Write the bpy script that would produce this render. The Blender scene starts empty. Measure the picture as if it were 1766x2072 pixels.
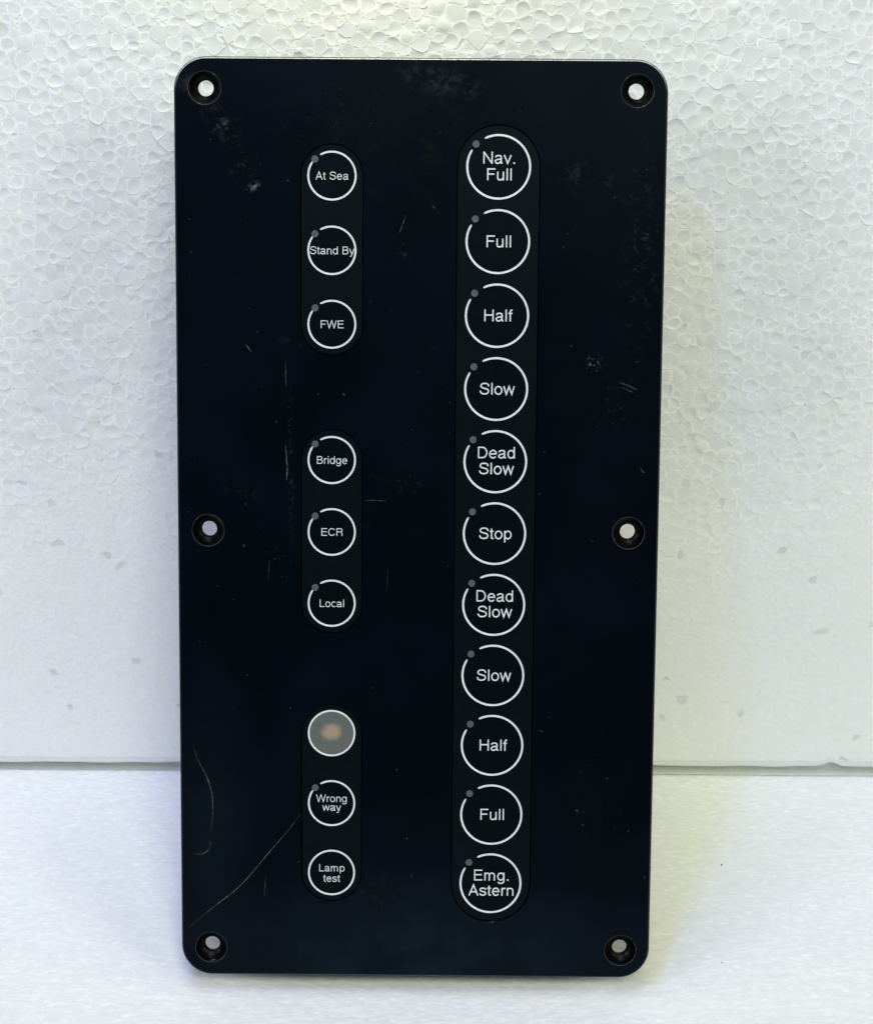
import bpy, bmesh, math, random
import numpy as np
from mathutils import Vector, Matrix
from mathutils.geometry import tessellate_polygon
random.seed(7)
MM = 0.001
SC = bpy.context.scene
COL = SC.collection

# ------------------------------------------------------------------ camera
LEAN = math.radians(18.0)      # the panel leans back
LIFT = 7.0                     # mm, lower edge of the face plate above the base board
PW, PH = 144.0, 278.4          # face plate, mm
BACK = 127.3                   # mm, back board behind the plate's lower edge

def panel_to_world(u, v, w):   # w = out of the face
    s, c = math.sin(LEAN), math.cos(LEAN)
    return Vector((u, v * s - w * c, LIFT + v * c + w * s))

def setup_camera():
    rx, ry, rz = 1.41057960e-01, -2.91266884e-03, -8.03527159e-03
    t = Vector((-5.51381004, -5.73619372, -636.908376))
    r = (Matrix.Rotation(rz, 3, 'Z') @ Matrix.Rotation(ry, 3, 'Y') @ Matrix.Rotation(rx, 3, 'X'))
    o = -(r.transposed() @ t)
    o.y += PH / 2
    s, c = math.sin(LEAN), math.cos(LEAN)
    M = Matrix(((1, 0, 0), (0, s, -c), (0, c, s)))
    R = M @ r.transposed()
    cam = bpy.data.cameras.new('camera')
    co = bpy.data.objects.new('camera', cam)
    COL.objects.link(co)
    loc = panel_to_world(o.x, o.y, o.z) * MM
    co.matrix_world = Matrix.Translation(loc) @ R.to_4x4()
    cam.sensor_fit = 'HORIZONTAL'
    cam.sensor_width = 36
    cam.lens = 4300 / 1766 * 36
    cam.clip_start = 0.01
    cam.clip_end = 50
    SC.camera = co
    return loc
CAM = setup_camera()

# ------------------------------------------------------------------ world and lamps
w = bpy.data.worlds.new("World")
SC.world = w
w.use_nodes = True
w.node_tree.nodes['Background'].inputs['Color'].default_value = (1, 1, 1, 1)
w.node_tree.nodes['Background'].inputs['Strength'].default_value = 0.05
SC.view_settings.view_transform = 'Standard'
SC.view_settings.look = 'None'
SC.view_settings.exposure = 0.0
SC.view_settings.gamma = 1.0

def area(name, loc, target, size, power, color):
    l = bpy.data.lights.new(name, 'AREA')
    l.shape = 'DISK'
    l.size = size
    l.energy = power
    l.color = color
    o = bpy.data.objects.new(name, l)
    COL.objects.link(o)
    o.location = loc
    o.rotation_euler = (Vector(target) - Vector(loc)).to_track_quat('-Z', 'Y').to_euler()
    return o
LAMPS = [  # name, location, target, diameter, watts, colour
    ('overhead_lamp', (-0.10, 0.02, 1.10), (0.0, 0.08, 0.0), 0.20, 2.1, (0.36, 0.46, 1.0)),
    ('key_lamp', (-0.20, -0.42, 1.00), (0.0, 0.08, 0.08), 0.14, 2.6, (0.22, 0.29, 1.0)),
    ('left_window_lamp', (-1.35, -1.0, 1.05), (-0.05, 0.1, 0.1), 0.70, 9.900, (0.90, 0.93, 1.0)),
    ('front_lamp', (0.05, -0.42, 1.95), (0.0, 0.10, 0.12), 0.50, 7.0, (1.0, 0.985, 0.40)),
    ('right_front_fill', (0.32, -1.80, 1.90), (0.05, 0.1, 0.1), 0.70, 26.400, (0.97, 0.985, 0.86)),  # unseen fill added for the right, no window stands there
    ('right_side_fill', (1.40, -1.30, 1.30), (0.05, 0.1, 0.1), 0.70, 12.200, (0.951, 1.0, 0.689)),  # unseen fill added to brighten the right side
    ('lamp_above_board', (-0.01, 0.092, 0.372), (-0.01, 0.135, 0.305), 0.04, 0.115, (1.0, 0.98, 0.38)),
]
SOLO = -1
for i_, l_ in enumerate(LAMPS):
    if SOLO in (-1, i_): area(*l_)
if SOLO >= 0: w.node_tree.nodes['Background'].inputs['Strength'].default_value = 0
# ------------------------------------------------------------------ materials
def new_mat(name):
    m = bpy.data.materials.new(name)
    m.use_nodes = True
    nt = m.node_tree
    b = nt.nodes['Principled BSDF']
    return m, nt, b
def nd(nt, typ, **kw):
    n = nt.nodes.new(typ)
    for k, v in kw.items():
        if k == 'op': n.operation = v
        elif k.startswith('_'): setattr(n, k[1:], v)
        else: n.inputs[k.replace('__', ' ')].default_value = v
    return n
def ramp(nt, src, stops):
    r = nt.nodes.new('ShaderNodeValToRGB')
    els = r.color_ramp.elements
    while len(els) < len(stops): els.new(0.5)
    for e, (p, c) in zip(els, stops):
        e.position = p
        e.color = (c, c, c, 1) if isinstance(c, (int, float)) else (*c, 1)
    nt.links.new(src, r.inputs[0])
    return r
def mathn(nt, op, a, b=None):
    n = nt.nodes.new('ShaderNodeMath'); n.operation = op
    for i, x in enumerate((a, b)):
        if x is None: continue
        if isinstance(x, (int, float)): n.inputs[i].default_value = x
        else: nt.links.new(x, n.inputs[i])
    return n.outputs[0]
def mix(nt, f, a, b):
    n = nt.nodes.new('ShaderNodeMix'); n.data_type = 'RGBA'
    for i, x in ((0, f), (6, a), (7, b)):
        if isinstance(x, (int, float)): n.inputs[i].default_value = x
        elif isinstance(x, tuple): n.inputs[i].default_value = (*x, 1)
        else: nt.links.new(x, n.inputs[i])
    return n.outputs[2]
def noise(nt, vec, scale, detail=3, rough=0.5, dist=0.0):
    n = nd(nt, 'ShaderNodeTexNoise', Scale=scale, Detail=detail, Roughness=rough, Distortion=dist)
    nt.links.new(vec, n.inputs['Vector'])
    return n.outputs['Fac']
def coords(nt, scale=(1, 1, 1), loc=(0, 0, 0), rot=(0, 0, 0)):
    t = nt.nodes.new('ShaderNodeTexCoord')
    m = nt.nodes.new('ShaderNodeMapping')
    m.inputs['Scale'].default_value = scale
    m.inputs['Location'].default_value = loc
    m.inputs['Rotation'].default_value = rot
    nt.links.new(t.outputs['Object'], m.inputs['Vector'])
    return m.outputs['Vector']
def bump(nt, b, h, strength, dist):
    n = nd(nt, 'ShaderNodeBump', Strength=strength, Distance=dist)
    nt.links.new(h, n.inputs['Height'])
    nt.links.new(n.outputs['Normal'], b.inputs['Normal'])

def foam_sss(b):
    b.inputs['Subsurface Weight'].default_value = 0.35
    b.inputs['Subsurface Radius'].default_value = (1.0, 0.95, 0.8)
    b.inputs['Subsurface Scale'].default_value = 0.0015

def mat_bead():
    m, nt, b = new_mat('foam_bead')
    at = nd(nt, 'ShaderNodeAttribute'); at.attribute_name = 'skin'
    geo = nt.nodes.new('ShaderNodeTexCoord')
    v = coords(nt)
    n1 = noise(nt, v, 900, 3, 0.6)
    n2 = noise(nt, v, 28, 2, 0.5)
    core = mix(nt, n2, (0.70, 0.725, 0.74), (0.76, 0.78, 0.79))
    core = mix(nt, mathn(nt, 'MULTIPLY', n1, 0.15), core, (0.90, 0.92, 0.92))
    c1 = mix(nt, mathn(nt, 'MAXIMUM', at.outputs['Fac'], 0.0), core, (0.95, 0.96, 0.955))
    nt.links.new(mix(nt, mathn(nt, 'MAXIMUM', mathn(nt, 'MULTIPLY', at.outputs['Fac'], -1.0), 0.0), c1, (0.66, 0.69, 0.67)), b.inputs['Base Color'])
    foam_sss(b)
    b.inputs['Roughness'].default_value = 0.42
    b.inputs['Specular IOR Level'].default_value = 0.35
    bump(nt, b, n1, 0.25, 0.0002)
    return m
def mat_foam_gap():
    m, nt, b = new_mat('foam_between_beads')
    v = coords(nt)
    nt.links.new(mix(nt, noise(nt, v, 300, 2), (0.86, 0.88, 0.87), (0.94, 0.955, 0.95)), b.inputs['Base Color'])
    b.inputs['Roughness'].default_value = 0.7
    return m
def mat_floor_foam():
    m, nt, b = new_mat('foam_cut_surface')
    vs = coords(nt, scale=(0.45, 1.0, 1.0))
    vb = coords(nt, scale=(0.6, 1.0, 1.0))
    v = coords(nt)
    big = noise(nt, v, 9, 2)
    streak = noise(nt, vs, 330, 6, 0.75, 0.2)
    vor = nd(nt, 'ShaderNodeTexVoronoi', Scale=520.0, Randomness=1.0)
    nt.links.new(vb, vor.inputs['Vector'])
    vor2 = nd(nt, 'ShaderNodeTexVoronoi', Scale=190.0, Randomness=1.0)
    vor2.feature = 'SMOOTH_F1'
    nt.links.new(vb, vor2.inputs['Vector'])
    # tiny glassy facets where the wire cut a bead, their glint whitened into the colour
    gl = nd(nt, 'ShaderNodeTexWhiteNoise')
    nt.links.new(vor.outputs['Position'], gl.inputs['Vector'])
    pick = mathn(nt, 'GREATER_THAN', gl.outputs['Value'], 0.955)
    near = ramp(nt, vor.outputs['Distance'], [(0.20, 1.0), (0.50, 0.0)]).outputs[0]
    fac = mathn(nt, 'MULTIPLY', pick, near)
    base = mix(nt, ramp(nt, streak, [(0.3, 0.0), (0.7, 1.0)]).outputs[0], (0.77, 0.787, 0.79), (0.87, 0.883, 0.885))
    gr = noise(nt, coords(nt, scale=(0.45, 1, 1)), 640, 4, 0.65)
    base = mix(nt, ramp(nt, gr, [(0.50, 0.0), (0.70, 0.9)]).outputs[0], base, (0.95, 0.96, 0.955))
    base = mix(nt, ramp(nt, gr, [(0.30, 0.35), (0.42, 0.0)]).outputs[0], base, (0.70, 0.73, 0.725))
    base = mix(nt, mathn(nt, 'MULTIPLY', big, 0.25), base, (0.85, 0.87, 0.88))
    nt.links.new(mix(nt, fac, base, (0.98, 0.98, 0.98)), b.inputs['Base Color'])
    nt.links.new(ramp(nt, fac, [(0.0, 0.5), (1.0, 0.16)]).outputs[0], b.inputs['Roughness'])
    h = mathn(nt, 'ADD', mathn(nt, 'MULTIPLY', streak, 0.7), mathn(nt, 'MULTIPLY', vor2.outputs['Distance'], -0.5))
    bump(nt, b, h, 0.55, 0.0007)
    return m

def smudge_or_sheen(nt, vec, cx, cz, rx, rz, rot, scale, lo, hi, seed):
    """wear or painted sheen patch: an ellipse of broken noise at (cx, cz) mm on the face plate"""
    m = nt.nodes.new('ShaderNodeMapping'); m.vector_type = 'TEXTURE'
    m.inputs['Location'].default_value = (cx * MM, 0, cz * MM)
    m.inputs['Rotation'].default_value = (0, rot, 0)
    m.inputs['Scale'].default_value = (rx * MM, 1, rz * MM)
    nt.links.new(vec, m.inputs['Vector'])
    ln = nt.nodes.new('ShaderNodeVectorMath'); ln.operation = 'LENGTH'
    nt.links.new(m.outputs[0], ln.inputs[0])
    fall = ramp(nt, ln.outputs['Value'], [(0.1, 1.0), (1.0, 0.0)]).outputs[0]
    mp = nt.nodes.new('ShaderNodeMapping'); mp.inputs['Location'].default_value = (seed, seed * 1.7, seed * .3)
    nt.links.new(vec, mp.inputs['Vector'])
    n = noise(nt, mp.outputs[0], scale, 6, 0.7, 0.5)
    n = ramp(nt, n, [(lo, 0.0), (hi, 1.0)]).outputs[0]
    return mathn(nt, 'MULTIPLY', fall, n)

def mat_plate(edge=False):
    m, nt, b = new_mat('worn_black_enamel_edge' if edge else 'worn_black_enamel')
    t = nt.nodes.new('ShaderNodeTexCoord')
    v = t.outputs['Object']
    fine = noise(nt, v, 2600, 2, 0.5)
    cloud = noise(nt, v, 22, 4, 0.6)
    base = mix(nt, ramp(nt, cloud, [(0.35, 0.0), (0.7, 1.0)]).outputs[0], (0.0004, 0.0011, 0.0030), (0.0009, 0.0021, 0.0048))
    # dust specks spread over the whole plate
    sp = noise(nt, v, 480, 2, 0.5)
    sp = ramp(nt, sp, [(0.735, 0.0), (0.80, 1.0)]).outputs[0]
    base = mix(nt, mathn(nt, 'MULTIPLY', sp, 0.5), base, (0.05, 0.06, 0.07))
    marks = [(6, 272, 15, 5, 0.25, 330, .48, .74, 1, 0.0403), (-58, 259, 5, 9, -0.7, 500, .5, .75, 2, 0.0434),
             (-49, 241, 3.4, 1.6, -0.5, 600, .46, .68, 3, 0.065), (-53, 247, 7, 7, 0.6, 520, .58, .78, 4, 0.0372),
             (48, 244, 20, 7, 0.5, 330, .54, .8, 5, 0.0279), (65, 225, 7, 40, 0, 420, .54, .8, 6, 0.0310),
             (52, 190, 3.0, 3.2, 0, 1100, .56, .66, 7, 0.2790), (-40, 196, 2.4, 1.3, 0, 500, .3, .7, 8, 0.0155),
             (-67, 270, 8, 5, 0.7, 300, .45, .8, 9, 0.0310), (60, 180, 8, 14, 0.6, 420, .58, .8, 10, 0.0310),
             (-4, 225, 3, 8, 0.3, 500, .56, .76, 11, 0.0372), (-52, 150, 9, 4, 0.3, 300, .56, .8, 12, 0.0186),
             (-6, 155, 9, 5, 0.2, 420, .56, .74, 13, 0.0310), (-38, 158, 1.2, 34, 0, 600, .50, .74, 14, 0.0217),
             (-62, 50, 16, 62, 0, 60, .20, .8, 15, .0075), (0, 6, 85, 34, 0, 70, .20, .8, 16, .0115),  # these two put the floor's blue reflected sheen into the colour
             (-10, 23, 12, 9, 0.5, 400, .56, .74, 17, 0.0186), (24, 103, 2.2, 1.8, .5, 500, .35, .6, 18, 0.0434),
             (30, 66.5, 1.3, .7, 0, 600, .2, .5, 19, 0.1364), (55, 60, 14, 50, 0, 500, .62, .8, 20, 0.0248),
             (-20, 262, 40, 16, 0, 420, .60, .8, 21, 0.0248), (10, 180, 14, 30, 0, 600, .62, .78, 22, 0.0310),
             (-45, 130, 12, 20, 0, 600, .62, .78, 23, 0.0248), (0, 258, 50, 30, 0, 170, .5, .85, 24, 0.0062)]
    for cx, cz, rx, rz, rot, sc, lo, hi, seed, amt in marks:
        f = smudge_or_sheen(nt, v, cx, cz, rx, rz, rot, sc, lo, hi, seed)
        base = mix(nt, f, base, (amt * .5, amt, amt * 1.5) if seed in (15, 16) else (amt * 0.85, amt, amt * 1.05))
    rough = mathn(nt, 'ADD', 0.24, mathn(nt, 'MULTIPLY', cloud, 0.12))
    if edge:
        n = noise(nt, v, 1500, 4, 0.7)
        wear = ramp(nt, n, [(0.30, 0.25), (0.50, 1.0)]).outputs[0]
        # top edge rubbed pale, right slightly; light caught on top painted in too
        sx = nt.nodes.new('ShaderNodeSeparateXYZ'); nt.links.new(v, sx.inputs[0])
        up = ramp(nt, mathn(nt, 'MULTIPLY', sx.outputs['Z'], 1 / (PH * MM)), [(0.965, 0.04), (0.99, 1.0)]).outputs[0]
        rt = ramp(nt, mathn(nt, 'MULTIPLY', sx.outputs['X'], 1 / (PW * MM)), [(0.40, 0.0), (0.5, 0.07)]).outputs[0]
        amount = mathn(nt, 'MULTIPLY', wear, mathn(nt, 'MAXIMUM', up, rt))
        base = mix(nt, amount, base, (0.42, 0.45, 0.44))
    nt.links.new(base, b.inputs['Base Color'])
    nt.links.new(rough, b.inputs['Roughness'])
    b.inputs['Specular IOR Level'].default_value = 0.11
    b.inputs['Specular Tint'].default_value = (0.55, 0.80, 1.0, 1)
    bump(nt, b, fine, 0.05, 0.00003)
    return m
def mat_simple(name, col, rough=0.5, spec=0.3, bumps=None, metal=0.0, vary=0.0):
    m, nt, b = new_mat(name)
    v = coords(nt)
    n = noise(nt, v, 350, 3, 0.6)
    lo = tuple(c * (1 - vary) for c in col); hi = tuple(c * (1 + vary) for c in col)
    nt.links.new(mix(nt, n, lo, hi), b.inputs['Base Color'])
    b.inputs['Roughness'].default_value = rough
    b.inputs['Specular IOR Level'].default_value = spec
    b.inputs['Metallic'].default_value = metal
    if bumps: bump(nt, b, noise(nt, v, bumps[0], 3), bumps[1], 0.0001)
    return m
def mat_lens():
    """frosted window with the lamp's chip showing faintly through its middle"""
    m, nt, b = new_mat('frosted_lamp_window')
    t = nt.nodes.new('ShaderNodeTexCoord'); v = t.outputs['Object']
    n = noise(nt, v, 700, 4, 0.7)
    grey = mix(nt, n, (0.078, 0.090, 0.085), (0.118, 0.130, 0.122))
    nz = nd(nt, 'ShaderNodeTexNoise', Scale=500.0, Detail=2.0)
    nt.links.new(v, nz.inputs['Vector'])
    ad = nt.nodes.new('ShaderNodeVectorMath'); ad.operation = 'MULTIPLY_ADD'
    nt.links.new(nz.outputs['Color'], ad.inputs[0]); ad.inputs[1].default_value = (0.0020,) * 3
    nt.links.new(v, ad.inputs[2])
    sb = nt.nodes.new('ShaderNodeVectorMath'); sb.operation = 'SUBTRACT'
    nt.links.new(ad.outputs[0], sb.inputs[0]); sb.inputs[1].default_value = (0.0010, 0.0012, 0.0014)
    sm = nt.nodes.new('ShaderNodeVectorMath'); sm.operation = 'MULTIPLY'
    nt.links.new(sb.outputs[0], sm.inputs[0]); sm.inputs[1].default_value = (0.9, 0.0, 1.1)
    ln = nt.nodes.new('ShaderNodeVectorMath'); ln.operation = 'LENGTH'
    nt.links.new(sm.outputs[0], ln.inputs[0])
    f = ramp(nt, mathn(nt, 'MULTIPLY', ln.outputs['Value'], 250), [(0.36, 0.85), (0.86, 0.0)]).outputs[0]
    nt.links.new(mix(nt, f, grey, (0.33, 0.25, 0.165)), b.inputs['Base Color'])
    b.inputs['Roughness'].default_value = 0.45
    b.inputs['Specular IOR Level'].default_value = 0.2
    return m
def mat_scratch():
    m, nt, b = new_mat('scratched_enamel')
    v = coords(nt)
    n = noise(nt, v, 750, 5, 0.75)
    a = ramp(nt, n, [(0.36, 0.05), (0.62, 0.8)]).outputs[0]
    at = nd(nt, 'ShaderNodeAttribute'); at.attribute_name = 'depth'
    nt.links.new(mathn(nt, 'MULTIPLY', a, at.outputs['Fac']), b.inputs['Alpha'])
    b.inputs['Base Color'].default_value = (0.23, 0.26, 0.27, 1)
    b.inputs['Roughness'].default_value = 0.6
    b.inputs['Specular IOR Level'].default_value = 0.2
    return m
def mat_print():
    m, nt, b = new_mat('white_print')
    v = coords(nt)
    n1 = ramp(nt, noise(nt, v, 900, 4, 0.7), [(0.30, 0.0), (0.46, 1.0)]).outputs[0]
    n2 = ramp(nt, noise(nt, v, 60, 2, 0.5), [(0.35, 0.0), (0.65, 1.0)]).outputs[0]
    c = mix(nt, n2, (0.58, 0.61, 0.63), (0.69, 0.72, 0.74))
    nt.links.new(mix(nt, n1, (0.42, 0.45, 0.47), c), b.inputs['Base Color'])
    b.inputs['Roughness'].default_value = 0.5
    b.inputs['Specular IOR Level'].default_value = 0.2
    return m
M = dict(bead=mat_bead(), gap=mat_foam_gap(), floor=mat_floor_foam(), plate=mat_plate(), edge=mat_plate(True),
         strip=mat_simple('black_membrane', (0.0016, 0.0027, 0.0040), 0.34, 0.13, (1500, 0.1), vary=0.4),
         key=mat_simple('black_membrane_key', (0.0010, 0.0020, 0.0031), 0.32, 0.12, (1500, 0.1), vary=0.5),
         white=mat_print(),
         lamp=mat_simple('grey_indicator_window', (0.070, 0.080, 0.085), 0.45, 0.3, vary=0.35),
         hole=mat_simple('bare_black_countersink', (0.0006, 0.0007, 0.0007), 0.38, 0.14, vary=0.2),
         rim=mat_simple('rubbed_hole_rim', (0.055, 0.06, 0.065), 0.4, 0.4, vary=0.6),
         housing=mat_simple('dark_grey_housing', (0.03, 0.032, 0.034), 0.5, 0.4, (900, .2), vary=.1),
         dot=mat_simple('dark_grit', (0.06, 0.06, 0.05), 0.8, 0.2),
         table=mat_simple('grey_table_top', (0.35, 0.35, 0.34), 0.6, 0.3, (80, .2), vary=.08),
         lens=mat_lens(), cut=mat_simple('shade_toned_cut_foam', (0.76, 0.79, 0.75), 0.8, 0.1, vary=.12), scratch=mat_scratch())  # the cut foam's darker tone puts the crevice shade into its colour

for k_ in ('strip', 'key'):
    M[k_].node_tree.nodes['Principled BSDF'].inputs['Specular Tint'].default_value = (0.6, 0.85, 1.0, 1)

# ------------------------------------------------------------------ helpers
def mesh_obj(name, verts, faces, mats, parent=None, smooth=False, mi=None, attr=None, scale=MM):
    me = bpy.data.meshes.new(name)
    me.from_pydata([tuple(c * scale for c in p) for p in verts], [], faces)
    for m in mats: me.materials.append(m)
    if mi is not None: me.polygons.foreach_set('material_index', mi)
    if smooth: me.polygons.foreach_set('use_smooth', [True] * len(me.polygons))
    if attr:
        a = me.attributes.new(attr[0], 'FLOAT', 'POINT'); a.data.foreach_set('value', attr[1])
    me.update()
    o = bpy.data.objects.new(name, me)
    COL.objects.link(o)
    if parent: o.parent = parent
    return o
def thing(name, label, cat, loc=(0, 0, 0), rot=(0, 0, 0)):
    o = bpy.data.objects.new(name, None)
    o.empty_display_size = 0.02
    COL.objects.link(o)
    o.location = loc; o.rotation_euler = rot
    o['label'] = label; o['category'] = cat
    return o
def circle(cx, cz, r, n=48):
    return [(cx + r * math.cos(2 * math.pi * i / n), cz + r * math.sin(2 * math.pi * i / n)) for i in range(n)]
def rrect(x0, z0, x1, z1, r, n=14):
    out = []
    for (cx, cz, a0) in ((x1 - r, z0 + r, -90), (x1 - r, z1 - r, 0), (x0 + r, z1 - r, 90), (x0 + r, z0 + r, 180)):
        for i in range(n + 1):
            a = math.radians(a0 + 90 * i / n)
            out.append((cx + r * math.cos(a), cz + r * math.sin(a)))
    return out
def box(verts, faces, x0, x1, y0, y1, z0, z1):
    b = len(verts)
    verts += [(x0, y0, z0), (x1, y0, z0), (x1, y1, z0), (x0, y1, z0), (x0, y0, z1), (x1, y0, z1), (x1, y1, z1), (x0, y1, z1)]
    faces += [tuple(b + i for i in f) for f in ((0, 3, 2, 1), (4, 5, 6, 7), (0, 1, 5, 4), (1, 2, 6, 5), (2, 3, 7, 6), (3, 0, 4, 7))]

# ------------------------------------------------------------------ table and base board
v_, f_ = [], []
box(v_, f_, -1200, 1200, -1100, 500, -70, -30.4)
o = mesh_obj('tabletop', v_, f_, [M['table']]); o['kind'] = 'structure'

base = thing('foam_base_board', 'flat white polystyrene foam sheet lying under the black button panel', 'foam board')
def foam_top():
    # a fine sheet with the shallow waviness of hot-wire cut foam, and a solid underside
    xs = np.linspace(-330, 330, 331); ys = np.linspace(-600, BACK - 1.2, 401)
    X, Y = np.meshgrid(xs, ys)
    Z = np.zeros_like(X)
    rng = np.random.RandomState(3)
    for k in range(26):
        fx, fy = rng.uniform(-.10, .10), rng.uniform(-.45, .45)
        Z += rng.uniform(.006, .022) * np.sin(fx * X + fy * Y + rng.uniform(0, 6.3))
    Z += rng.normal(0, .018, Z.shape)
    Z -= Z.max()
    V = np.stack([X, Y, Z], -1).reshape(-1, 3)
    ny, nx = X.shape
    idx = np.arange(nx * ny).reshape(ny, nx)
    F = np.stack([idx[:-1, :-1], idx[:-1, 1:], idx[1:, 1:], idx[1:, :-1]], -1).reshape(-1, 4)
    V = V.tolist(); F = F.tolist(); sm = len(F)
    ring = list(idx[0, :]) + list(idx[1:, -1]) + list(idx[-1, -2::-1]) + list(idx[-2:0:-1, 0])
    b0 = len(V)
    for i in ring: V.append([V[i][0], V[i][1], -30.0])
    n = len(ring)
    for i in range(n):
        j = (i + 1) % n
        F.append([int(ring[j]), int(ring[i]), b0 + i, b0 + j])
    F.append([b0 + i for i in range(n)][::-1])
    return V, F, sm
V, F, sm = foam_top()
o = mesh_obj('cut_surface', V, F, [M['floor']], base)
o.data.polygons.foreach_set('use_smooth', [i < sm for i in range(len(F))])

# ------------------------------------------------------------------ back board of fused beads
wall = thing('foam_back_board', 'upright white polystyrene foam sheet of fused beads standing behind the black panel', 'foam board',
             (0, (BACK + 0.2) * MM, 0), (0, 0, 0.0041))
X0, X1, Z0, Z1 = -240.0, 240.0, 4.2, 400.0
def seeds():
    cell = 3.0
    grid, out = {}, []
    rng = random.Random(11)
    W_, H_ = X1 - X0 + 12, Z1 - Z0 + 12
    def ok(x, z, r):
        gx, gz = int(x // cell), int(z // cell)
        for i in range(gx - 2, gx + 3):
            for j in range(gz - 2, gz + 3):
                for k in grid.get((i, j), ()):
                    a = out[k]
                    if (a[0] - x) ** 2 + (a[1] - z) ** 2 < ((a[2] + r) * 0.93) ** 2: return False
        return True
    for r0, r1, tries in ((2.05, 2.55, 9000), (1.7, 2.2, 40000), (1.25, 1.7, 50000), (0.75, 1.1, 40000)):
        for _ in range(tries):
            x = X0 - 6 + rng.random() * W_; z = Z0 - 6 + rng.random() * H_; r = rng.uniform(r0, r1)
            if ok(x, z, r):
                grid.setdefault((int(x // cell), int(z // cell)), []).append(len(out))
                out.append((x, z, r))
    return out, grid, cell
S, grid, cell = seeds()
def clip(poly, a, b, c):       # keep a*x + b*z <= c
    out = []
    n = len(poly)
    for i in range(n):
        p, q = poly[i], poly[(i + 1) % n]
        dp, dq = a * p[0] + b * p[1] - c, a * q[0] + b * q[1] - c
        if dp <= 0: out.append(p)
        if dp * dq < 0:
            t = dp / (dp - dq)
            out.append((p[0] + t * (q[0] - p[0]), p[1] + t * (q[1] - p[1])))
    return out
def inset(poly, d):
    """move every edge of a convex polygon inwards by d"""
    out = poly
    n = len(poly)
    for i in range(n):
        p, q = poly[i], poly[(i + 1) % n]
        ex, ez = q[0] - p[0], q[1] - p[1]
        L = math.hypot(ex, ez)
        if L < 1e-6: continue
        nx, nz = ez / L, -ex / L            # outward for ccw
        out = clip(out, nx, nz, nx * p[0] + nz * p[1] - d)
        if len(out) < 3: return []
    return out
def chaikin(poly, w):
    out = []
    n = len(poly)
    for i in range(n):
        p, q = poly[i], poly[(i + 1) % n]
        out.append((p[0] + w * (q[0] - p[0]), p[1] + w * (q[1] - p[1])))
        out.append((q[0] + w * (p[0] - q[0]), q[1] + w * (p[1] - q[1])))
    return out
rngb = random.Random(5)
def smooth01(t):
    t = max(0.0, min(1.0, t)); return t * t * (3 - 2 * t)
def bead(i):
    x, z, r = S[i]
    poly = [(x - 5, z - 5), (x + 5, z - 5), (x + 5, z + 5), (x - 5, z + 5)]
    gx, gz = int(x // cell), int(z // cell)
    for a in range(gx - 3, gx + 4):
        for b in range(gz - 3, gz + 4):
            for k in grid.get((a, b), ()):
                if k == i: continue
                X, Z, R = S[k]
                dx, dz = X - x, Z - z
                d2 = dx * dx + dz * dz
                if d2 > 90: continue
                c = (d2 + r * r - R * R) / 2 + dx * x + dz * z
                poly = clip(poly, dx, dz, c)
                if len(poly) < 3: return None
    for a, b, c in ((-1, 0, -X0), (1, 0, X1), (0, -1, -Z0), (0, 1, Z1)):
        poly = clip(poly, a, b, c)
        if len(poly) < 3: return None
    # upper part of the sheet shows its beads, relief and rim contrast fade towards the bottom
    k = 0.17 + 0.83 * smooth01((z - 48 - 12 * math.sin(x * .05)) / 120)
    pit = r < 1.05 and rngb.random() < 0.085
    p0 = inset(poly, 0.004)
    if len(p0) < 3: return None
    p0 = chaikin(p0, .24 if pit else .05 + .19 * k)
    n = len(p0)
    cx = sum(p[0] for p in p0) / n; cz = sum(p[1] for p in p0) / n
    rm = sum(math.hypot(p[0] - cx, p[1] - cz) for p in p0) / n
    if rm < 0.25: return None
    dome = rngb.gauss(-0.02, 0.10) * k * min(1, rm / 2)
    tx, tz = rngb.gauss(0, 0.022) * k, rngb.gauss(0, 0.03) * k
    lift = rngb.gauss(0, 0.035) * k
    if pit: lift = -.13; dome = -.12
    def ring(off, h):
        f = max(0.05, 1 - off / rm)
        res = []
        for px, pz in p0:
            X, Z = cx + (px - cx) * f, cz + (pz - cz) * f
            res.append((X, min(.15, -(h + lift + (X - cx) * tx + (Z - cz) * tz)), Z))
        return res
    edge = 0.035 * k + 0.005
    rw = rngb.uniform(0.12, 0.36)
    V = ring(0, -edge - (.05 if pit else 0)) + ring(min(.16, rm * .3), 0) + ring(min(rw + .12, rm * .5), -.02 * k) + ring(min(rw + .42, rm * .72), dome * .6 - .06 * k) + [(cx, min(.15, -(dome + lift - .03 * k)), cz)]
    F = []
    for q in range(3):
        for a in range(n):
            b = (a + 1) % n
            F.append((q * n + a, q * n + b, (q + 1) * n + b, (q + 1) * n + a))
    for a in range(n): F.append((3 * n + a, 3 * n + (a + 1) % n, 4 * n))
    base_skin = 0.42 * min(1.0, 2.2 * (1 - k))
    sk = rngb.uniform(0.45, 0.95) * k + base_skin
    A = [sk] * n + [sk] * n + [base_skin * .2 + sk * .8] * n + [base_skin] * n + [base_skin]
    if pit: A = [base_skin] * (2 * n) + [-rngb.uniform(.3, .9)] * (2 * n + 1)  # shade inside the shallow pits is painted as a greyer tone
    return V, F, A, (cx, cz), rm, k
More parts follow.
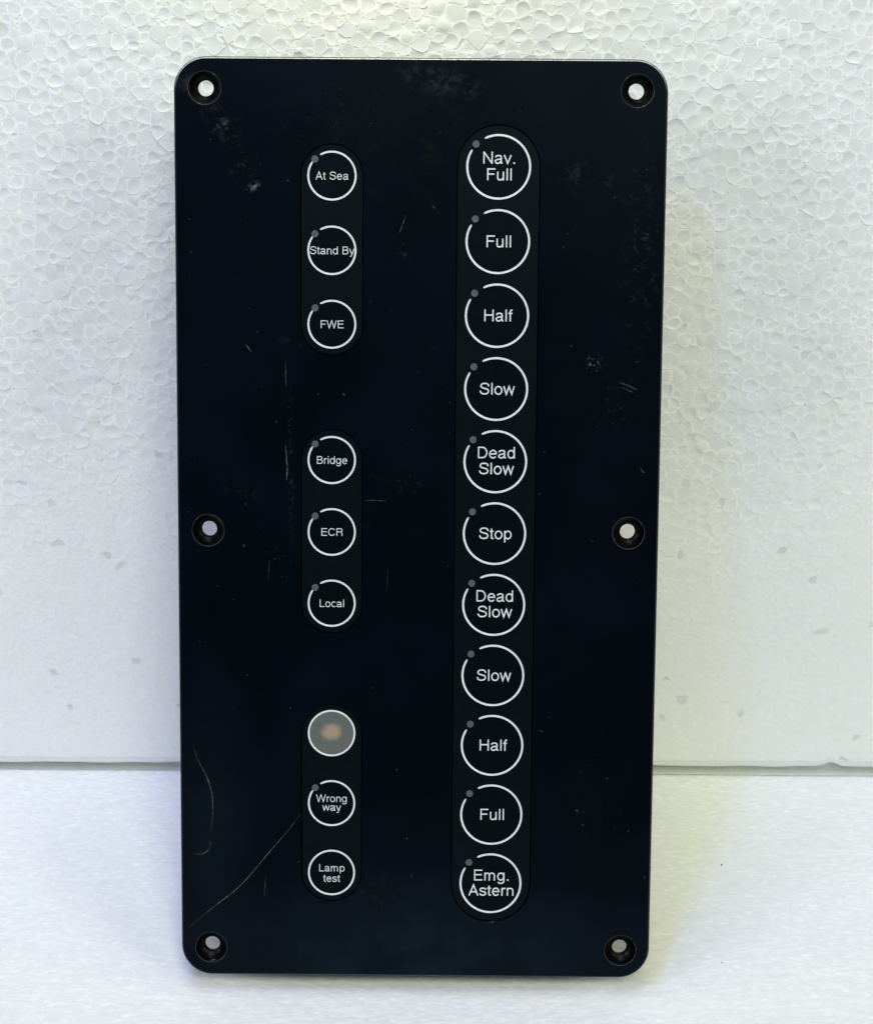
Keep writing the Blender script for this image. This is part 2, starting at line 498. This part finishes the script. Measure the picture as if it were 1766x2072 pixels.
def visible(cx, cz):
    p = Vector((cx, BACK, cz)) * MM
    d = p - CAM
    co = SC.camera.matrix_world.inverted() @ p if False else None
    # hidden behind the face plate?
    s, c = math.sin(LEAN), math.cos(LEAN)
    n = Vector((0, -c, s)); pl = panel_to_world(0, 0, 0) * MM
    t = (pl - CAM).dot(n) / d.dot(n)
    q = CAM + d * t
    u = q.x / MM; v = ((q.z / MM - LIFT) * c + (q.y / MM) * s)
    return not (abs(u) < PW / 2 + 1 and -6 < v < PH + 1)
MI = SC.camera.matrix_world.inverted()
def in_frame(cx, cz):
    p = MI @ (Vector((cx, BACK, cz)) * MM)
    f = SC.camera.data.lens / 18
    return abs(p.x / -p.z * f) < .97 and abs(p.y / -p.z * f) < 1.15
data = [d for d in (bead(i) for i in range(len(S))) if d]
cand = sorted((i for i, d in enumerate(data) if d[5] > .9 and visible(*d[3]) and in_frame(*d[3])), key=lambda i: -data[i][4])
single = set(cand[:300])
BV, BF, BA = [], [], []
for i, (V, F, A, c, rm, k) in enumerate(data):
    if i in single:
        cx, cz = c
        o = mesh_obj('bead', [(p[0] - cx, p[1], p[2] - cz) for p in V], F, [M['bead']], wall, True, attr=('skin', A))
        o.location = (cx * MM, 0, cz * MM)
    else:
        b = len(BV)
        BV += V; BA += A
        BF += [tuple(b + q for q in f) for f in F]
o = mesh_obj('fused_beads', BV, BF, [M['bead']], wall, True, attr=('skin', BA)); o['kind'] = 'stuff'
# the sheet itself: front just behind the beads, and a rough lower edge that is cut back under them
v_, f_ = [], []
box(v_, f_, X0 + .2, X1 - .2, 0.17, 30, 4.0, Z1 - .2)
mesh_obj('sheet_core', v_, f_, [M['gap']], wall)
def lower_edge():
    """the board's torn lower lip, and the shaded rebate that it stands in"""
    xs = np.arange(X0, X1 + .1, 1.5)
    rng = np.random.RandomState(8)
    def wob(a): return sum(a * rng.uniform(.3, 1) * np.sin(xs * rng.uniform(.02, .35) + rng.uniform(0, 6)) for _ in range(7))
    w1, w2 = wob(.10), wob(.10)
    dent = 1.9 * np.exp(-((xs - 149) / 3.0) ** 2) + .5 * np.exp(-((xs + 88) / 6) ** 2)
    V = []
    for i, x in enumerate(xs):
        z = 2.0 + w1[i] * .8 + dent[i]
        V += [(x, .25, 5.2 + dent[i]), (x, -0.16, z + .9), (x, -.10, z + .25), (x, .15, z), (x, 1.5, z + .2), (x, 1.7, -2.9)]
    F = []
    for i in range(len(xs) - 1):
        for k in range(5):
            a = i * 6 + k
            F.append((a, a + 1, a + 7, a + 6))
    return V, F
V, F = lower_edge()
mesh_obj('lower_edge', V, F, [M['bead'], M['cut']], wall, True, mi=[0, 0, 0, 1, 1] * (len(F) // 5))
v_, f_ = [], []
box(v_, f_, -330, 330, BACK - 1.19, 175, -30, -2.7)
mesh_obj('rebate', v_, f_, [M['cut']], base)

# a few grains of dirt on the base board
for x, y, r in ((103, 70, .45), (97, 17, .26), (-64, -34, .30), (-87, -36, .8)):
    vs, fs = [], []
    bm = bmesh.new(); bmesh.ops.create_icosphere(bm, subdivisions=1, radius=r)
    for q in bm.verts: q.co *= random.uniform(.7, 1.2); q.co.z *= .5
    vs = [tuple(q.co) for q in bm.verts]; fs = [tuple(q.index for q in f.verts) for f in bm.faces]; bm.free()
    o = mesh_obj('dirt_speck', vs, fs, [M['dot']], base); o.location = (x * MM, y * MM, 0)

# ------------------------------------------------------------------ the button panel
panel = thing('button_panel', 'black engine telegraph button panel with two columns of round labelled keys, leaning on white foam', 'control panel',
              (0, 0, LIFT * MM), (-LEAN, 0, 0))
THK = 4.6
HOLES = [(-63, 269.4), (63, 269.4), (-62.9, 139.0), (63, 139.1), (-62.9, 8.9), (63.1, 8.9)]
XL, XR = -25.9, 22.9
PITCH = 21.74
STRIPS = [(XL, 244.35, 3, 9.15, 'left'), (XL, 160.4, 3, 9.15, 'left'), (XL, 76.5, 3, 9.15, 'left'), (XR, 247.25, 11, 12.1, 'right')]
def slot(st, grow=0.0):
    x, ztop, n, r, side = st
    zb = ztop - PITCH * (n - 1)
    r2 = r + grow
    return rrect(x - r2, zb - r2, x + r2, ztop + r2, r2 - 0.01, 16)
def plate_mesh():
    CH = 0.55
    loops = [(rrect(-PW / 2, 0, PW / 2, PH, 9.5, 16), rrect(-PW / 2 + CH, CH, PW / 2 - CH, PH - CH, 9.5 - CH, 16), 1)]
    for (x, z) in HOLES: loops.append((circle(x, z, 4.75), circle(x, z, 4.90), 2))
    for st in STRIPS: loops.append((slot(st, 0.12), slot(st, 0.17), 0))
    V, F, MIx = [], [], []
    front, starts = [], []
    for outer, inner, mi in loops:
        n = len(outer); b = len(V)
        y1 = -THK
        ch = CH if mi == 1 else 0.15
        V += [(p[0], y1, p[1]) for p in inner]
        if mi == 1:
            mid = rrect(-PW / 2 + .24, .24, PW / 2 - .24, PH - .24, 9.5 - .24, 16)
            V += [(p[0], y1 + .22, p[1]) for p in mid]
        else:
            V += [(a[0] * .5 + c[0] * .5, y1 + ch * .3, a[1] * .5 + c[1] * .5) for a, c in zip(inner, outer)]
        V += [(p[0], y1 + ch + .1, p[1]) for p in outer]
        V += [(p[0], 0.0, p[1]) for p in outer]
        for k in range(3):
            for i in range(n):
                j = (i + 1) % n
                F.append((b + k * n + i, b + (k + 1) * n + i, b + (k + 1) * n + j, b + k * n + j))
                MIx.append(1 if (mi == 1 and k == 0) else 2 if (mi == 2 and k == 0) else 0)
        front.append([Vector((p[0], p[1], 0)) for p in inner]); starts.append((b, n))
    idx = []
    for (b, n) in starts: idx += [b + i for i in range(n)]
    for t in tessellate_polygon(front):
        F.append(tuple(idx[i] for i in t)); MIx.append(0)
    idb = []
    for (b, n) in starts: idb += [b + 3 * n + i for i in range(n)]
    for t in tessellate_polygon([[Vector((V[b + 3 * n + i][0], V[b + 3 * n + i][2], 0)) for i in range(n)] for b, n in starts]):
        F.append(tuple(idb[i] for i in t)); MIx.append(0)
    return V, F, MIx
V, F, mi = plate_mesh()
# local y: front face at y=-THK would stand proud of the measured plane, so the plate is shifted back
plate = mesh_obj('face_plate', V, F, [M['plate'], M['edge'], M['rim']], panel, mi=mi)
bm = bmesh.new(); bm.from_mesh(plate.data); bmesh.ops.recalc_face_normals(bm, faces=bm.faces); bm.to_mesh(plate.data); bm.free()
plate.location = (0, THK * MM, 0)      # front face on the panel's own y = 0

def lathe(name, prof, mat, parent, n=48, rx=1.0):
    V, F = [], []
    for (r, y) in prof:
        V += [(r * math.cos(2 * math.pi * i / n), y, r * math.sin(2 * math.pi * i / n)) for i in range(n)]
    for k in range(len(prof) - 1):
        for i in range(n):
            j = (i + 1) % n
            F.append((k * n + i, k * n + j, (k + 1) * n + j, (k + 1) * n + i))
    return mesh_obj(name, V, F, [mat], parent, True)
cs = None
for x, z in HOLES:
    if cs is None:
        cs = lathe('countersink', [(4.72, .25), (4.66, 1.5), (2.75, 2.9), (2.32, 3.1), (2.27, 4.7), (4.7, 4.72)], M['hole'], panel)
        o = cs
    else:
        o = cs.copy(); COL.objects.link(o); o.parent = panel
    o.location = (x * MM, 0, z * MM)

# rear housing that stands on the base board and touches the back board
def housing():
    V, F = [], []
    prof = rrect(-55, 8.5, 55, PH - 14, 3, 5)
    ys = (THK + .02, 46.6, 47.6)
    for k, y in enumerate(ys):
        s = 0 if k < 2 else 1.0
        cx, cz = 0, (PH - 5) / 2
        V += [(p[0] - math.copysign(s, p[0]), y, p[1] - math.copysign(s, p[1] - cz)) for p in prof]
    n = len(prof)
    for k in range(2):
        for i in range(n):
            j = (i + 1) % n
            F.append((k * n + i, (k + 1) * n + i, (k + 1) * n + j, k * n + j))
    F.append(tuple(range(n))); F.append(tuple(range(2 * n, 3 * n))[::-1])
    return V, F
V, F = housing()
mesh_obj('housing', V, F, [M['housing']], panel)

# ------------------------------------------------------------------ lettering: a plain grotesque drawn as strokes
def arc(cx, cy, rx, ry, a0, a1, n=18):
    return [(cx + rx * math.cos(math.radians(a0 + (a1 - a0) * i / n)), cy + ry * math.sin(math.radians(a0 + (a1 - a0) * i / n))) for i in range(n + 1)]
def spl(pts, sub=5):
    out = []
    P = [pts[0]] + list(pts) + [pts[-1]]
    for i in range(1, len(P) - 2):
        p0, p1, p2, p3 = P[i - 1], P[i], P[i + 1], P[i + 2]
        for k in range(sub):
            t = k / sub
            out.append(tuple(0.5 * (2 * p1[a] + (p2[a] - p0[a]) * t + (2 * p0[a] - 5 * p1[a] + 4 * p2[a] - p3[a]) * t * t + (3 * p1[a] - p0[a] - 3 * p2[a] + p3[a]) * t ** 3) for a in (0, 1)))
    out.append(pts[-1])
    return out
G = {
 ' ': (278, []),
 '.': (278, [[(139, 0), (139, 92)]]),
 'N': (722, [[(116, 0), (116, 718)], [(116, 700), (606, 18)], [(606, 0), (606, 718)]]),
 'A': (667, [[(52, 0), (333, 695), (615, 0)], [(145, 245), (522, 245)]]),
 'S': (667, [spl([(582, 500), (562, 595), (475, 665), (335, 683), (190, 655), (112, 545), (165, 435), (335, 378), (520, 318), (577, 200), (505, 80), (345, 36), (185, 62), (95, 145), (82, 232)])]),
 'F': (611, [[(124, 0), (124, 718)], [(124, 678), (578, 678)], [(124, 372), (520, 372)]]),
 'H': (722, [[(116, 0), (116, 718)], [(606, 0), (606, 718)], [(116, 380), (606, 380)]]),
 'D': (722, [[(120, 0), (120, 718)], [(120, 679), (340, 679)] + arc(345, 359, 282, 320, 88, -88) + [(120, 39)]]),
 'E': (667, [[(124, 0), (124, 718)], [(124, 678), (606, 678)], [(124, 380), (575, 380)], [(124, 40), (612, 40)]]),
 'B': (667, [[(118, 0), (118, 718)], [(118, 679), (385, 679)] + arc(395, 532, 140, 147, 88, -88) + [(118, 385)], [(385, 385)] + arc(405, 212, 172, 173, 88, -88) + [(118, 39)]]),
 'W': (944, [[(48, 718), (248, 25), (472, 695), (696, 25), (896, 718)]]),
 'C': (722, [arc(388, 359, 300, 323, 38, 325, 30)]),
 'R': (722, [[(126, 0), (126, 718)], [(126, 679), (440, 679)] + arc(455, 528, 150, 151, 88, -88) + [(126, 377)], spl([(455, 377), (560, 330), (588, 230), (596, 90), (632, 0)])]),
 'L': (556, [[(116, 718), (116, 40), (525, 40)]]),
 'a': (556, [spl([(98, 375), (128, 460), (270, 491), (395, 460), (424, 375), (424, 120), (440, 50), (512, 36)]), spl([(424, 305), (350, 278), (200, 250), (95, 200), (75, 125), (130, 45), (240, 28), (360, 85), (424, 190)])]),
 'v': (500, [[(42, 523), (250, 35), (458, 523)]]),
 'u': (556, [spl([(106, 523), (106, 330), (108, 140), (155, 50), (255, 30), (370, 65), (447, 200)]), [(447, 0), (447, 523)]]),
 'l': (222, [[(111, 0), (111, 718)]]),
 'f': (278, [[(135, 0), (135, 560), (143, 640), (175, 680), (265, 684)], [(15, 488), (258, 488)]]),
 'o': (556, [arc(278, 261, 206, 236, 0, 360, 30)]),
 'w': (722, [[(42, 523), (196, 32), (361, 498), (526, 32), (680, 523)]]),
 'e': (556, [[(78, 275), (476, 275)] + arc(278, 261, 200, 235, 8, 322, 28)]),
 'd': (556, [arc(262, 261, 190, 235, 0, 360, 28), [(454, 0), (454, 718)]]),
 't': (278, [[(130, 655), (130, 120), (145, 52), (190, 36), (255, 38)], [(15, 488), (252, 488)]]),
 'p': (556, [arc(294, 261, 190, 235, 0, 360, 28), [(102, -207), (102, 523)]]),
 'm': (833, [[(102, 0), (102, 523)], spl([(102, 350), (145, 450), (240, 490), (340, 455), (374, 350), (376, 180), (376, 0)]), spl([(376, 350), (425, 450), (530, 490), (690, 450), (723, 350), (726, 180), (726, 0)][:3] + [(640, 455), (692, 350), (694, 180), (694, 0)])]),
 'n': (556, [[(106, 0), (106, 523)], spl([(106, 330), (160, 450), (275, 490), (395, 455), (447, 345), (449, 180), (449, 0)])]),
 'g': (556, [arc(258, 266, 186, 230, 0, 360, 28), [(452, 523)] + spl([(452, 300), (452, 0), (420, -120), (275, -178), (135, -150), (92, -75)])]),
 's': (500, [spl([(425, 375), (395, 460), (250, 491), (115, 455), (85, 375), (140, 305), (260, 265), (390, 225), (428, 140), (365, 55), (250, 30), (110, 60), (68, 150)])]),
 'r': (333, [[(106, 0), (106, 523)], spl([(106, 300), (145, 425), (225, 485), (325, 480)])]),
 'y': (500, [[(42, 523), (250, 30)], [(458, 523)] + spl([(262, 0), (225, -110), (165, -172), (65, -168)])]),
 'c': (500, [arc(272, 261, 198, 235, 42, 318, 24)]),
 'i': (222, [[(111, 0), (111, 523)], [(111, 630), (111, 718)]]),
 'r_': (333, []),
}
def stroke(pts, w, V, F, y):
    """a flat ribbon with slightly rounded ends; y is this ribbon's own height"""
    pts = [p for i, p in enumerate(pts) if i == 0 or (abs(p[0] - pts[i - 1][0]) + abs(p[1] - pts[i - 1][1]) > 1e-6)]
    closed = math.hypot(pts[0][0] - pts[-1][0], pts[0][1] - pts[-1][1]) < 1e-3
    n = len(pts); h = w / 2; b = len(V)
    for i in range(n):
        if closed: a, c = pts[i - 1] if i else pts[-2], pts[(i + 1) % n] if i < n - 1 else pts[1]
        else: a, c = pts[max(0, i - 1)], pts[min(n - 1, i + 1)]
        p = pts[i]
        d1 = (p[0] - a[0], p[1] - a[1]); d2 = (c[0] - p[0], c[1] - p[1])
        l1, l2 = math.hypot(*d1), math.hypot(*d2)
        if l1 < 1e-9: d1 = d2; l1 = l2
        if l2 < 1e-9: d2 = d1; l2 = l1
        n1 = (-d1[1] / l1, d1[0] / l1); n2 = (-d2[1] / l2, d2[0] / l2)
        m = (n1[0] + n2[0], n1[1] + n2[1]); lm = math.hypot(*m) or 1
        m = (m[0] / lm, m[1] / lm)
        k = h / max(0.32, m[0] * n1[0] + m[1] * n1[1])
        V += [(p[0] + m[0] * k, y, p[1] + m[1] * k), (p[0] - m[0] * k, y, p[1] - m[1] * k)]
    for i in range(n - 1):
        q = b + 2 * i
        F.append((q, q + 1, q + 3, q + 2))
    return closed
def lettering(lines, size, leading, cx, cz, parent, bold=78, spacing=0.0, dx=(0, 0)):
    V, F = [], []
    yy = 0.0
    for li, line in enumerate(lines):
        adv = sum(G[c][0] + spacing for c in line) - spacing
        x = -adv / 2 + dx[li] * 1000 / size
        zb = (len(lines) - 1) * leading / 2 - li * leading
        for c in line:
            for k, st in enumerate(G[c][1]):
                yy = -0.004 * (k + 1)
                w = 96 if c == '.' else bold
                VV = []
                n0 = len(VV)
                f0 = []
                stroke([(x + px, pz) for px, pz in st], w, VV, f0, 0)
                b = len(V)
                V += [(p[0] * size / 1000, yy, p[2] * size / 1000 + zb - 0.359 * size) for p in VV]
                F += [tuple(b + q for q in f) for f in f0]
            x += G[c][0] + spacing
    o = mesh_obj('lettering', V, F, [M['white']], parent)
    o.location = (cx * MM, -0.075 * MM, cz * MM)
    return o

def ring_mesh(r, w, gap, n=72, off=0.0):
    """printed ring, open by gap degrees at the upper left; ends rounded"""
    V, F = [], []
    a0 = 132 + gap[1]; a1 = 132 + 360 - gap[0]
    if gap == (0, 0): a0, a1 = 0, 360
    for i in range(n + 1):
        a = math.radians(a0 + (a1 - a0) * i / n)
        ww = w / 2
        if gap != (0, 0) and i in (0, n): ww *= .6
        V += [((r + ww) * math.cos(a), 0, (r + ww) * math.sin(a)), ((r - ww) * math.cos(a), 0, (r - ww) * math.sin(a) + off)]
    for i in range(n):
        F.append((2 * i, 2 * i + 1, 2 * i + 3, 2 * i + 2))
    return V, F

def disc(name, r, y0, y1, mat, parent, x, z, n=36, bev=0.05):
    V, F = [(0, y0, 0)], []
    for (rr, y) in ((r - bev, y0), (r, y0 + bev), (r, y1)):
        V += [(rr * math.cos(2 * math.pi * i / n), y, rr * math.sin(2 * math.pi * i / n)) for i in range(n)]
    for i in range(n):
        j = (i + 1) % n
        F.append((0, 1 + i, 1 + j))
        for k in range(2): F.append((1 + k * n + i, 1 + (k + 1) * n + i, 1 + (k + 1) * n + j, 1 + k * n + j))
    o = mesh_obj(name, V, F, [mat], parent)
    o.location = (x * MM, 0, z * MM)
    return o

DEPTH = 0.55      # the membrane strips lie this far below the face
def strip_mesh(st):
    out = slot(st); inn = slot(st, -0.18)
    n = len(out)
    V = [(p[0], DEPTH, p[1]) for p in inn] + [(p[0], DEPTH + .15, p[1]) for p in out] + [(p[0], THK - .1, p[1]) for p in out]
    F = [tuple(range(n))]
    for k in range(2):
        for i in range(n):
            j = (i + 1) % n
            F.append((k * n + i, k * n + j, (k + 1) * n + j, (k + 1) * n + i))
    return V, F
TEXT = {0: [['At Sea'], ['Stand By'], ['FWE']], 1: [['Bridge'], ['ECR'], ['Local']], 2: [None, ['Wrong', 'way'], ['Lamp', 'test']],
        3: [['Nav.', 'Full'], ['Full'], ['Half'], ['Slow'], ['Dead', 'Slow'], ['Stop'], ['Dead', 'Slow'], ['Slow'], ['Half'], ['Full'], ['Emg.', 'Astern']]}
for si, st in enumerate(STRIPS):
    V, F = strip_mesh(st)
    s = mesh_obj('membrane_strip', V, F, [M['strip']], panel)
    big = st[4] == 'right'
    for k in range(st[2]):
        x, z = st[0], st[1] - PITCH * k
        if si == 2: z = (76.75, 54.8, 32.85)[k]
        R_ = 9.2 if big else 6.95
        key = disc('button', R_ - .42, DEPTH - .10, DEPTH + .05, M['key'], panel, x, z)
        tx = TEXT[si][k]
        words = ' '.join(tx) if tx else ''
        key['label'] = ('round black key marked %s' % words) if tx else 'round black key holding a grey lamp window'
        whole = (si == 2 and k in (0, 2))
        V, F = ring_mesh(R_, 
                          .60 if big else .55, (0, 0) if whole else ((15.5, 16.0) if big else (12.5, 13.0)))
        rg = mesh_obj('printed_ring', V, F, [M['white']], key)
        rg.location = (0, (DEPTH - .115) * MM, 0)
        if not whole:
            a = math.radians(135.5 if big else 136)
            rr = (R_ + 0.15) if big else (R_ - .05)
            lp = disc('indicator_lamp', 1.06 if big else 1.04, DEPTH - .13, DEPTH + .04, M['lamp'], key, rr * math.cos(a), rr * math.sin(a), 24)
        if tx is None:
            ln = disc('lamp_window', 6.62, DEPTH - .118, DEPTH, M['lens'], key, 0, 0.05, 48)
        else:
            if big:
                size, lead, bold = 4.85, 4.80, 77
                dz = {('Nav.', 'Full'): .25, ('Dead', 'Slow'): .35, ('Emg.', 'Astern'): .2}.get(tuple(tx), 0.1)
                dx = (0.15, .2) if tx[0] == 'Nav.' else (.25, .3)
            else:
                size, lead, bold = 3.22, 2.75, 70
                dz = {('Wrong', 'way'): 0.15, ('Lamp', 'test'): -0.15}.get(tuple(tx), 0.0)
                if tx[0] == 'Lamp': lead = 3.3
                dx = (.05, .05)
            lt = lettering(tx, size, lead, 0, dz - (0.0), key, bold, 8, dx)
            lt.location.y = (DEPTH - .12) * MM
            key_z = z

# scratches in the enamel: thin broken lines lying on the face
def scratch(pts, width, depth):
    P = spl(pts, 8)
    V, F, A = [], [], []
    rs = random.Random(len(pts) * 13 + int(abs(pts[0][0]) * 7))
    n = len(P)
    for i, p in enumerate(P):
        a, c = P[max(0, i - 1)], P[min(n - 1, i + 1)]
        dx, dz = c[0] - a[0], c[1] - a[1]
        L = math.hypot(dx, dz) or 1
        t = i / (n - 1)
        h = width / 2 * (0.25 + 0.75 * math.sin(math.pi * min(1, max(0, t))) ** .5) * rs.uniform(.7, 1.2)
        V += [(p[0] - dz / L * h, 0, p[1] + dx / L * h), (p[0] + dz / L * h, 0, p[1] - dx / L * h)]
        A += [depth * .75 * (0.35 + .65 * math.sin(math.pi * t))] * 2
    for i in range(n - 1):
        F.append((2 * i, 2 * i + 1, 2 * i + 3, 2 * i + 2))
    o = mesh_obj('scratch', V, F, [M['scratch']], plate, attr=('depth', A))
    o.location = (0, (-THK - 0.012) * MM, 0)
for pts, wd, dp in [
    ([(-35.2, 51.5), (-40, 45.2), (-46, 38), (-54, 28.5), (-63, 21), (-70, 15)], .24, .75),
    ([(-68, 73), (-66.5, 68), (-64, 63), (-62.3, 57), (-62.2, 51), (-62.8, 46)], .50, .30),
    ([(-62.8, 43), (-63.5, 40), (-65.5, 38.6), (-68, 38.6)], .5, .3),
    ([(-49.8, 240), (-48.5, 241), (-47.6, 242)], .9, .8),
    ([(-39.7, 165), (-39.2, 158), (-39.4, 154)], .45, .55), ([(-39.6, 190), (-39.5, 182)], .3, .35),
    ([(-4.2, 233), (-5.2, 230), (-6, 228)], .3, .5), ([(59, 184.5), (62, 183.4), (65, 182)], .35, .5),
    ([(60, 183), (64, 181.2)], .25, .4), ([(66, 159.3), (67, 157.6), (67.6, 157.5)], .3, .45),
    ([(-16, 148.3), (-13, 148.4), (-9.5, 148.2)], .25, .4), ([(-51.6, 195), (-49.7, 192.6)], .35, .5),
    ([(-63.5, 4.5), (-61.5, 4.9)], .4, .5), ([(22, 17.3), (24.5, 17.9)], .3, .4), ([(-44.5, 130), (-45, 124)], .3, .25),
    ([(-9, 128), (-9.3, 121)], .2, .2), ([(3.5, 236), (4.5, 234.8)], .3, .3), ([(-46, 32), (-46.6, 25)], .3, .25)]:
    scratch(pts, wd, dp)
bpy.context.view_layer.update()
